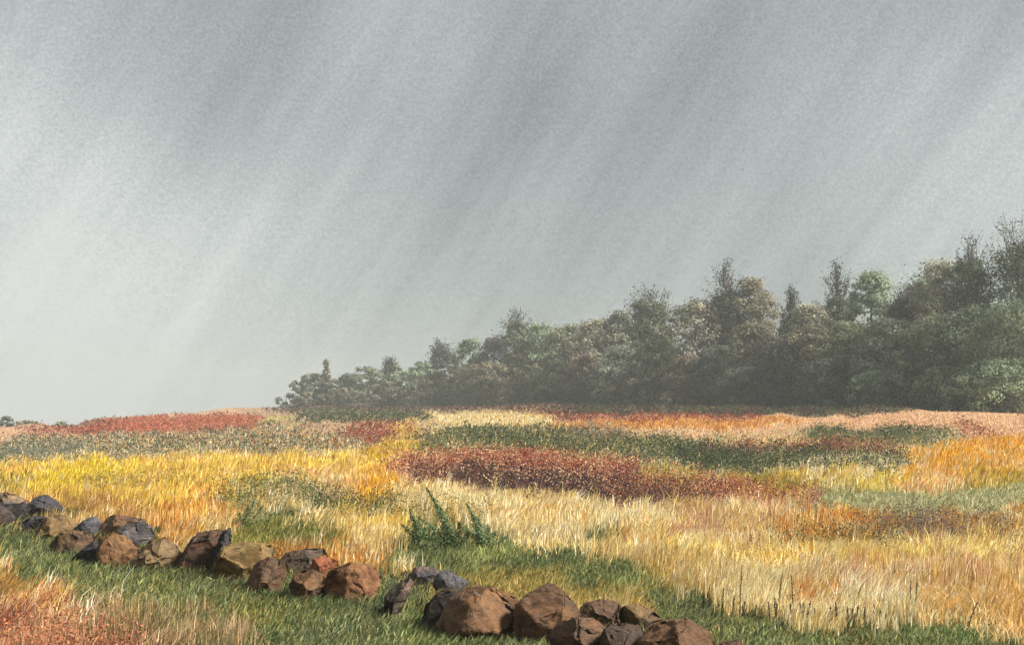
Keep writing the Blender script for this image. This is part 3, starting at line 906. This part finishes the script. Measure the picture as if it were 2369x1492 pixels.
PAL = {
    'grey': [(114, 118, 102), (100, 104, 90), (130, 133, 114)],
    'olive': [(110, 114, 86), (96, 100, 76), (126, 128, 98)],
    'green': [(112, 126, 98), (98, 112, 86), (130, 144, 112)],
    'sage': [(128, 140, 112), (118, 130, 104), (138, 148, 122)],
    'beige': [(138, 134, 112), (126, 122, 102), (150, 146, 124)],
    'brown': [(104, 98, 76), (90, 86, 68), (118, 108, 84)],
    'dark': [(88, 92, 80), (76, 80, 70), (100, 104, 90)],
    'violet': [(98, 96, 96), (86, 84, 86), (110, 106, 106)],
    'rust': [(116, 94, 78), (100, 84, 70), (128, 110, 92)],
    'deep': [(96, 106, 80), (86, 96, 72), (106, 116, 90)],
}
DARKTWIG = [(54, 56, 56), (66, 66, 64), (46, 48, 46)]
TREE_K = 1.1


def build_tree(name, cat, u, top, width, off, kind, pal, label, group):
    _, D = crest(u)
    d = float(D + off)
    x = (u - CX) / F * d
    zb = float(ground_z(x, d))
    s = d / F
    zt = EYE + (HZ - top) * s
    H = zt - zb
    if u < 1000 and kind != 'cone':
        zt -= (6 if off > 1 else 2) * s
        H = zt - zb
    W = width * s * (.93 if u < 1000 else 1) * (1.2 if kind == 'spire' else 1) * (1.45 if kind in ('round', 'shrub') else 1.5)
    root = bpy.data.objects.new(name, None)
    root.empty_display_size = 1
    root.location = (x, d, zb)
    col.objects.link(root)
    tag(root, label, cat, group)
    px = d / F * 2.313
    Wy = max(W * .9, .8)
    # ---- wood
    paths = []
    lean = rng.normal(0, .03, 2) * H
    tr_top = np.array([lean[0], lean[1], H * {'spire': .95, 'twiggy': .84, 'cone': .95}.get(kind, .78)])
    r0 = max(.035 * H ** .9, px * .6)
    tp, trad = limb((0, 0, -.1), tr_top, r0, max(r0 * .12, px * .25), 9, .025)
    if kind != 'shrub':
        paths.append((tp, trad))
    nl = {'round': 9, 'twiggy': 12, 'spire': 14, 'shrub': 9, 'cone': 8}[kind]
    ends = []
    for i in range(nl):
        f = rng.uniform(.16, .8)
        a = rng.uniform(0, 2 * math.pi)
        st = tp[0] + np.array([0, 0, .1]) if kind == 'shrub' else tp[int(f * 8)]
        prof = {'spire': (1.05 - f), 'cone': (1.05 - f), 'round': .8, 'twiggy': .75, 'shrub': .9}[kind]
        rr = rng.uniform(.5, .95) * prof
        e_ = np.array([math.cos(a) * W * .5 * rr + (0 if kind == 'shrub' else st[0] * .4), math.sin(a) * Wy * .5 * rr, min(H * .96, (H * rng.uniform(.3, .85) if kind == 'shrub' else st[2] + H * rng.uniform(.08, .28)))])
        paths.append(limb(st, e_, max(r0 * .35, px * .3), max(r0 * .08, px * .2), 6, .08))
        ends.append(e_)
    # ---- crown: clumps of leaves round lobes
    area = (W * H) / (px * px)
    nleaf = int(np.clip(area * {'round': 2.3, 'twiggy': 2.1, 'spire': 2.0, 'shrub': 2.2, 'cone': 2.3}[kind], 250, 15000))
    nc = int(np.clip(nleaf / 45, 130 if kind == 'cone' else 18, 240))
    cen = []
    while len(cen) < nc:
        f = rng.random() ** (1.1 if kind == 'cone' else .85)
        if kind == 'spire':
            prof = .2 + .7 * (1 - f) ** .7 if f > .25 else .8
        elif kind == 'cone':
            prof = max(.06, 1 - f)
        elif kind == 'twiggy':
            prof = .85 if f < .6 else max(.2, .85 - (f - .6) * 1.3)
        else:
            prof = math.sqrt(max(0, 1 - (max(0, f - .45) / .56) ** 2)) * (.86 if f < .2 else 1)
        a = rng.uniform(0, 2 * math.pi)
        q = math.sqrt(rng.random()) * prof
        zf = f * {'spire': .74, 'twiggy': .84}.get(kind, .965)
        cen.append((math.cos(a) * q * W * .5 + lean[0] * f, math.sin(a) * q * Wy * .5, zf * H))
    cen = np.array(cen)
    cr_ = np.clip(rng.lognormal(0, .35, nc) * .075 * (W + H) * .5, px * 2.0, None) * (0.75 if kind in ('spire', 'twiggy') else .5 if kind == 'cone' else 1)
    ci = rng.integers(0, nc, nleaf)
    dv = rng.normal(size=(nleaf, 3))
    dv /= np.linalg.norm(dv, axis=1)[:, None]
    rad = cr_[ci] * rng.random(nleaf) ** .45 * np.where(rng.random(nleaf) < .16, rng.uniform(1, 1.7, nleaf), 1)
    P = cen[ci] + dv * rad[:, None] * np.array([1.15, 1.1, .8])
    P[:, 2] = np.clip(P[:, 2], .02 * H, H * 1.0)
    out_ = P - np.array([0, 0, H * .45])
    out_ /= np.linalg.norm(out_, axis=1)[:, None] + 1e-9
    Nn = dv * .8 + out_ * .7 + rng.normal(0, .45, (nleaf, 3))
    Nn /= np.linalg.norm(Nn, axis=1)[:, None]
    pc = np.array([lin(q, TREE_K) for q in PAL[pal]])
    base = pc[rng.integers(0, len(pc), nc)] * np.exp(rng.normal(0, .22, nc))[:, None]
    C = base[ci] * np.exp(rng.normal(0, .13, nleaf))[:, None]
    dk = rng.random(nleaf) < {'spire': .30, 'twiggy': .22}.get(kind, .07)
    dt = np.array([lin(q, TREE_K) for q in DARKTWIG])
    C[dk] = dt[rng.integers(0, 3, int(dk.sum()))]
    size = px * rng.uniform(.8, 1.9, nleaf)
    # ---- airy dark twigs standing out of the crown
    if kind in ('spire', 'twiggy'):
        tw = 84 if kind == 'spire' else 76
        PT, NT, ST = [], [], []
        for i in range(tw):
            lo = .62 if kind == 'spire' else .72
            zz = lo + (1 - lo) * rng.random() ** 1.35
            g = np.clip((zz - lo) / (1 - lo), 0, 1)
            wd = W * .5 * ((1 - .85 * g) * 1.05 if kind == 'spire' else (1 - .65 * g ** 1.4)) * .95
            st = tp[int(np.clip((zz - rng.uniform(.02, .14)) * 8, 2, 8))]
            a = rng.uniform(0, 2 * math.pi)
            rr = math.sqrt(rng.random())
            e_ = np.array([math.cos(a) * wd * rr + lean[0] * .9, math.sin(a) * wd * rr, zz * H])
            pp_, rr_ = limb(st, e_, px * .32, px * .16, 6, .07)
            paths.append((pp_, rr_))
            m = 20
            t = rng.uniform(.35, 1.05, m)
            base_ = st + (e_ - st) * t[:, None]
            PT.append(base_ + rng.normal(0, px * 1.9, (m, 3)))
            ST.append(px * rng.uniform(.6, 1.35, m))
        PT = np.concatenate(PT)
        ST = np.concatenate(ST)
        nn = rng.normal(size=PT.shape)
        nn /= np.linalg.norm(nn, axis=1)[:, None]
        P = np.concatenate([P, PT])
        Nn = np.concatenate([Nn, nn])
        size = np.concatenate([size, ST])
        C = np.concatenate([C, dt[rng.integers(0, 3, len(PT))] * .8])
    V, Fc, CC = leaves(P, Nn, size, C, .6)
    link("crown" if kind != 'shrub' else "foliage", np_mesh("crown", V, Fc, CC, M_LEAF), root)
    V, Fc = tubes(paths)
    bc = np.tile(lin((84, 72, 60), TREE_K), (len(V), 1))
    link("trunk" if kind != 'shrub' else "stems", np_mesh("trunk", V, Fc, bc, M_BARK), root)
    return root


WOOD = "trees of the wood on the skyline"
BUSH = "bushes along the foot of the wood"
TREES = [
    # u, top, width, further(+)/nearer(-) than the edge, kind, palette, label
    (668, 904, 60, 2, 'shrub', 'grey', "thin ragged bush that begins the wood at its left end"),
    (728, 858, 84, 6, 'round', 'olive', "low round olive tree with a dark pointed tree rising behind it"),
    (757, 828, 40, 5, 'cone', 'brown', "small dark pointed tree at the left end of the wood"),
    (806, 858, 60, 4, 'round', 'grey', "little grey tree right of the dark pointed tree"),
    (858, 842, 86, 8, 'round', 'olive', "spreading flat topped olive tree in the low left part of the wood"),
    (898, 820, 40, 14, 'twiggy', 'olive', "thin tree with a flat leaf tuft above the low left trees"),
    (918, 838, 50, 10, 'round', 'sage', "pale ghostly tree between the flat topped olive tree and a green one"),
    (972, 830, 76, 6, 'round', 'green', "low rounded green tree left of a dark airy topped tree"),
    (1016, 786, 58, 12, 'twiggy', 'violet', "first dark violet tree with airy twigs from the left"),
    (1088, 784, 66, 8, 'round', 'green', "narrow green tree with a knobbly top left of the centre"),
    (1136, 776, 62, 10, 'round', 'violet', "dusky violet tree next to the narrow green tree"),
    (1197, 712, 80, 14, 'twiggy', 'olive', "olive tree with two airy dark twig tufts near the centre"),
    (1250, 748, 90, 8, 'round', 'green', "full rounded green tree right of the twin tufted tree"),
    (1312, 750, 94, 7, 'round', 'olive', "blunt olive tree in the middle of the wood"),
    (1392, 738, 110, 9, 'round', 'beige', "pale beige grey tree above the rust coloured bush"),
    (1448, 716, 70, 15, 'round', 'grey', "grey rounded tree rising left of a broad twiggy tree"),
    (1505, 656, 116, 12, 'twiggy', 'olive', "broad tree with a wide ragged crest of dark twigs"),
    (1606, 692, 120, 9, 'round', 'beige', "wide beige grey tree left of the tallest spire"),
    (1676, 594, 112, 14, 'spire', 'dark', "tall dark spire shaped tree right of the centre"),
    (1742, 643, 96, 18, 'round', 'brown', "domed brown tree against the right flank of the dark spire"),
    (1826, 660, 66, 12, 'spire', 'violet', "slim violet spire midway between the two tall spires"),
    (1866, 702, 86, 9, 'round', 'beige', "pale beige tree with bare boughs in the right hand wood"),
    (1936, 602, 100, 14, 'spire', 'grey', "tall airy grey spire with two crooked tips"),
    (2012, 622, 92, 12, 'round', 'sage', "light green tree right of the tall grey spire"),
    (2078, 648, 86, 9, 'twiggy', 'dark', "dark speckled tree between two pale green trees"),
    (2136, 640, 80, 16, 'round', 'green', "dim green tree behind the dark speckled one"),
    (2190, 598, 112, 11, 'round', 'beige', "tall pale buff tree left of the biggest dark trees"),
    (2268, 540, 110, 12, 'twiggy', 'green', "ragged grey green tree just left of the tallest tree"),
    (2350, 496, 160, 13, 'twiggy', 'deep', "tallest deep green tree at the right edge with ragged twigs"),
    (2450, 480, 170, 10, 'round', 'deep', "big green tree mostly beyond the right edge"),
    # nearer, lower row
    (1120, 838, 120, 1, 'shrub', 'brown', "wide brown bush below the dusky violet tree"),
    (1208, 810, 72, 2, 'round', 'brown', "dark brown dome in front of the twin tufted tree"),
    (1020, 862, 110, 1, 'shrub', 'brown', "low brown bush below the first airy dark tree"),
    (900, 882, 90, 0, 'shrub', 'brown', "low brown bush at the foot of the flat topped olive tree"),
    (1290, 836, 120, 2, 'round', 'olive', "squat olive tree standing forward in the middle of the wood"),
    (1358, 818, 84, 0, 'shrub', 'rust', "rust coloured bush with pale specks below the beige grey tree"),
    (1446, 800, 120, 3, 'round', 'grey', "grey round tree forward of the broad twiggy tree"),
    (1528, 790, 110, 4, 'round', 'olive', "dull olive tree forward of the wide beige grey tree"),
    (1592, 822, 84, 0, 'shrub', 'rust', "speckled rust and dark bush below the tall dark spire"),
    (1660, 800, 100, 3, 'round', 'dark', "dark grey tree in front of the tall dark spire"),
    (1744, 744, 84, 5, 'round', 'brown', "dark brown dome in front of the domed brown tree"),
    (1806, 770, 80, 2, 'twiggy', 'violet', "dusky speckled tree in front of the slim violet spire"),
    (1880, 752, 110, 5, 'round', 'brown', "dark olive brown dome below the pale beige tree"),
    (1972, 744, 120, 4, 'round', 'olive', "broad olive brown tree in front of the tall grey spire"),
    (1930, 826, 120, 0, 'shrub', 'dark', "dark speckled bush below the broad olive brown tree"),
    (2060, 738, 120, 4, 'round', 'grey', "slate grey tree in front of the dark speckled tree"),
    (2106, 820, 120, 0, 'twiggy', 'olive', "dark flecked low tree in front of the slate grey one"),
    (2172, 730, 130, 5, 'round', 'olive', "broad olive tree in front of the tall pale buff tree"),
    (2264, 706, 150, 5, 'round', 'deep', "large soft green tree in front of the ragged grey green tree"),
    (2368, 690, 160, 4, 'round', 'deep', "massive green tree filling the right edge below the tallest crown"),
    (1740, 850, 130, 0, 'shrub', 'dark', "wide dark bush below the dark brown dome"),
    (2290, 830, 160, 0, 'shrub', 'green', "wide green bush at the foot of the right hand trees"),
    (2190, 846, 110, 0, 'shrub', 'olive', "olive bush left of the wide green bush at the wood's foot"),
    (2030, 856, 110, 0, 'shrub', 'green', "dusky green bush left of the dark flecked low tree"),
    (1480, 862, 120, 0, 'shrub', 'brown', "low brown bush below the grey round tree"),
    (1380, 872, 120, 0, 'shrub', 'dark', "low dark bush under the rust coloured bush"),
    (1250, 872, 120, 0, 'shrub', 'brown', "low brown bush at the foot of the squat olive tree"),
    (800, 896, 90, 0, 'shrub', 'brown', "low brown bush under the little grey tree"),
    (710, 906, 60, -1, 'shrub', 'brown', "low dark mound of bush below the low round olive tree"),
    # far left skyline
    (16, 962, 26, -6, 'shrub', 'dark', "bare twiggy dark shrub on the skyline at the far left"),
    (62, 972, 34, -5, 'shrub', 'brown', "low brown shrub beside the bare twiggy one on the left skyline"),
    (144, 974, 22, -5, 'shrub', 'olive', "small olive shrub alone on the left skyline"),
]
for u_, top_, w_, off_, kd, pl, lb in TREES:
    shrub = kd == 'shrub'
    build_tree("bush" if shrub else "tree", "bush" if shrub else "tree", u_, top_, w_, off_, kd, pl, lb, BUSH if shrub else WOOD)


# thicket at the foot of the wood, one tangled mass
def build_thicket():
    n = 26000
    u = rng.uniform(660, 2700, n)
    _, D = crest(u)
    d = D + rng.uniform(-1.5, 9, n)
    x = (u - CX) / F * d
    z0 = ground_z(x, d)
    h = np.interp(u, [660, 1000, 1500, 2369, 2700], [.9, 2.0, 2.6, 2.6, 2.6]) * (.75 + .4 * vnoise(u / 37, d / 3, 5))
    P = np.stack([x, d, z0 + rng.random(n) ** 1.2 * h], 1)
    Nn = rng.normal(size=(n, 3)) + np.array([.2, -.6, .5])
    Nn /= np.linalg.norm(Nn, axis=1)[:, None]
    pal = np.array([lin(q, TREE_K) for q in [(94, 88, 66), (84, 84, 66), (102, 98, 76), (74, 72, 58), (108, 90, 68)]])
    px = d / F * 2.313
    V, Fc, CC = leaves(P, Nn, px * rng.uniform(.9, 2.0, n), pal[rng.integers(0, 5, n)], .6)
    o = link("thicket", np_mesh("thicket", V, Fc, CC, M_LEAF))
    tag(o, "dark tangled undergrowth along the foot of the wood", "undergrowth", None, "stuff")


build_thicket()


# ------------------------------------------------------------------ single plants in the meadow
def plant_root(name, label, cat, u, v, group=None):
    d = float(dist_at(u, v)[0])
    x = (u - CX) / F * d
    root = bpy.data.objects.new(name, None)
    root.location = (x, d, float(ground_z(x, d)))
    col.objects.link(root)
    tag(root, label, cat, group)
    return root, d / F


def weed(u, v, plumes, label, cols):
    """bushy weed of leaning leafy stems; plumes: tips as offsets in the photograph and how wide their leaves spread"""
    root, s = plant_root("weed", label, "weed", u, v)
    stems, PP, NN, SS = [], [], [], []
    for du, dv_, w in plumes:
        e_ = np.array([du * s, rng.normal(0, .05), -dv_ * s * 1.15])
        t = np.linspace(0, 1, 8)[:, None]
        sp = e_ * t + np.array([.12 * abs(e_[0]) + .02, 0, 0]) * np.sin(t * math.pi)
        stems.append((sp, np.linspace(.006, .0015, 8)))
        m = int(50 + abs(dv_) * 5)
        f = rng.random(m)
        ctr = e_ * f[:, None] + np.array([.12 * abs(e_[0]) + .02, 0, 0]) * np.sin(f * math.pi)[:, None]
        spread = w * s * .42 * np.clip(np.sin(f * math.pi * .93 + .18), .08, 1)
        PP.append(ctr + rng.normal(0, .6, (m, 3)) * spread[:, None])
        SS.append(rng.uniform(.009, .02, m))
    P, S_ = np.concatenate(PP), np.concatenate(SS)
    Nn = rng.normal(size=P.shape) + np.array([.2, -.6, .4])
    Nn /= np.linalg.norm(Nn, axis=1)[:, None]
    cc = np.array([lin(q, 1.0) for q in cols])
    C = cc[rng.integers(0, len(cc), len(P))] * np.exp(rng.normal(0, .15, len(P)))[:, None]
    V, Fc, CC = leaves(P, Nn, S_, C, .4)
    link("foliage", np_mesh("foliage", V, Fc, CC, M_LEAF), root)
    V, Fc = tubes(stems)
    link("stem", np_mesh("stem", V, Fc, np.tile(lin((80, 90, 60), .5), (len(V), 1)), M_BARK), root)


WG = [(92, 114, 74), (108, 128, 84), (78, 98, 64), (134, 144, 98)]
weed(1040, 1272, [(-54, -124, 26), (-40, -104, 24), (-24, -88, 22), (-72, -66, 22), (-16, -66, 24), (24, -56, 22), (-90, -40, 22), (-44, -48, 26), (2, -40, 26), (44, -36, 22), (-66, -26, 24)], "tall dark green weed with a broad blade leaning left", WG)
weed(1112, 1270, [(-32, -92, 20), (-22, -72, 20), (-6, -64, 20), (16, -48, 20), (-46, -44, 20), (34, -36, 20), (-10, -30, 24), (56, -24, 20)], "smaller green weed right of the tall broad bladed one", WG)
weed(960, 1262, [(-14, -74, 18), (-4, -60, 18), (10, -62, 18), (-32, -44, 18), (24, -38, 18), (0, -30, 22)], "thin green weed left of the tall broad bladed one", WG)
weed(545, 1222, [(44, -60, 18), (28, -48, 18), (64, -46, 18), (10, -34, 18), (84, -30, 18)], "green weed leaning right above the flat ochre slab", WG)


def stalk(u, v, hpx, lean, label, group, cols, branch=True):
    root, s = plant_root("seed_stalk", label, "weed stalk", u, v, group)
    H = hpx * s
    n = 7
    t = np.linspace(0, 1, n)
    sp = np.stack([lean * H * t ** 1.5, rng.normal(0, .004, n), H * t], 1)
    paths = [(sp, np.linspace(.005, .002, n))]
    m = 60
    f = np.linspace(.3, 1, m)
    P = np.stack([lean * H * f ** 1.5, 0 * f, H * f], 1) + rng.normal(0, 1, (m, 3)) * np.array([.006, .006, .004]) * (1.4 - f)[:, None]
    Nn = rng.normal(size=(m, 3))
    Nn /= np.linalg.norm(Nn, axis=1)[:, None]
    cc = np.array([lin(q, .5) for q in cols])
    V, Fc, CC = leaves(P, Nn, rng.uniform(.004, .009, m), cc[rng.integers(0, len(cc), m)], .6)
    link("seed_head", np_mesh("seed_head", V, Fc, CC, M_LEAF), root)
    V, Fc = tubes(paths)
    link("stem", np_mesh("stem", V, Fc, np.tile(cc[0], (len(V), 1)), M_BARK), root)


DK = [(100, 84, 58), (84, 74, 54), (118, 98, 68)]
stalk(1712, 1428, 122, .04, "tall rust stalk, leftmost of the lone tall stalks over the verge", None, [(120, 84, 50), (104, 70, 44)])
stalk(1799, 1424, 96, .12, "dark stalk bending right, second of the lone tall stalks over the verge", None, DK)
stalk(1836, 1422, 92, -.06, "dark stalk leaning left right of the bending one", None, DK)
stalk(2106, 1420, 78, .02, "stout dark green stalk alone in the pale grass at the right", None, [(66, 70, 44), (58, 60, 42)])
stalk(2118, 1424, 84, .05, "thinner dark stalk touching the stout one at the right", None, [(66, 70, 44), (80, 74, 48)])
stalk(2240, 1462, 70, .3, "dark stalk slanting right near the bottom right corner", None, DK)
for i in range(34):
    uu_ = rng.uniform(1610, 2060)
    vv_ = np.interp(uu_, [1600, 1720, 1850, 2000, 2060], [1392, 1425, 1444, 1446, 1444]) + rng.uniform(-8, 8)
    stalk(uu_, vv_, rng.uniform(24, 56), rng.normal(.04, .1), "short dark seed spike sticking up along the top of the green verge", "short seed spikes along the green verge", DK)


# ------------------------------------------------------------------ wet air over the field
def build_haze():
    m = bpy.data.materials.new("haze")
    m.use_nodes = True
    t = m.node_tree
    for n in list(t.nodes):
        t.nodes.remove(n)
    o = t.nodes.new("ShaderNodeOutputMaterial")
    v = t.nodes.new("ShaderNodeVolumePrincipled")
    v.inputs["Color"].default_value = (0.66, 0.69, 0.66, 1)
    v.inputs["Density"].default_value = 0.0011
    t.links.new(v.outputs[0], o.inputs["Volume"])
    z0, z1 = HAZE_Z
    bm = bmesh.new()
    bmesh.ops.create_cube(bm, size=1.0)
    for q in bm.verts:
        q.co = Vector((q.co.x * 3 * 1500, -60 + (q.co.y + .5) * 760, z0 + (q.co.z + .5) * (z1 - z0)))
    me = bpy.data.meshes.new("haze")
    bm.to_mesh(me)
    bm.free()
    me.materials.append(m)
    tag(link("haze", me), "thin grey drizzle hanging over the field and the wood", "haze", None, "stuff")


build_haze()
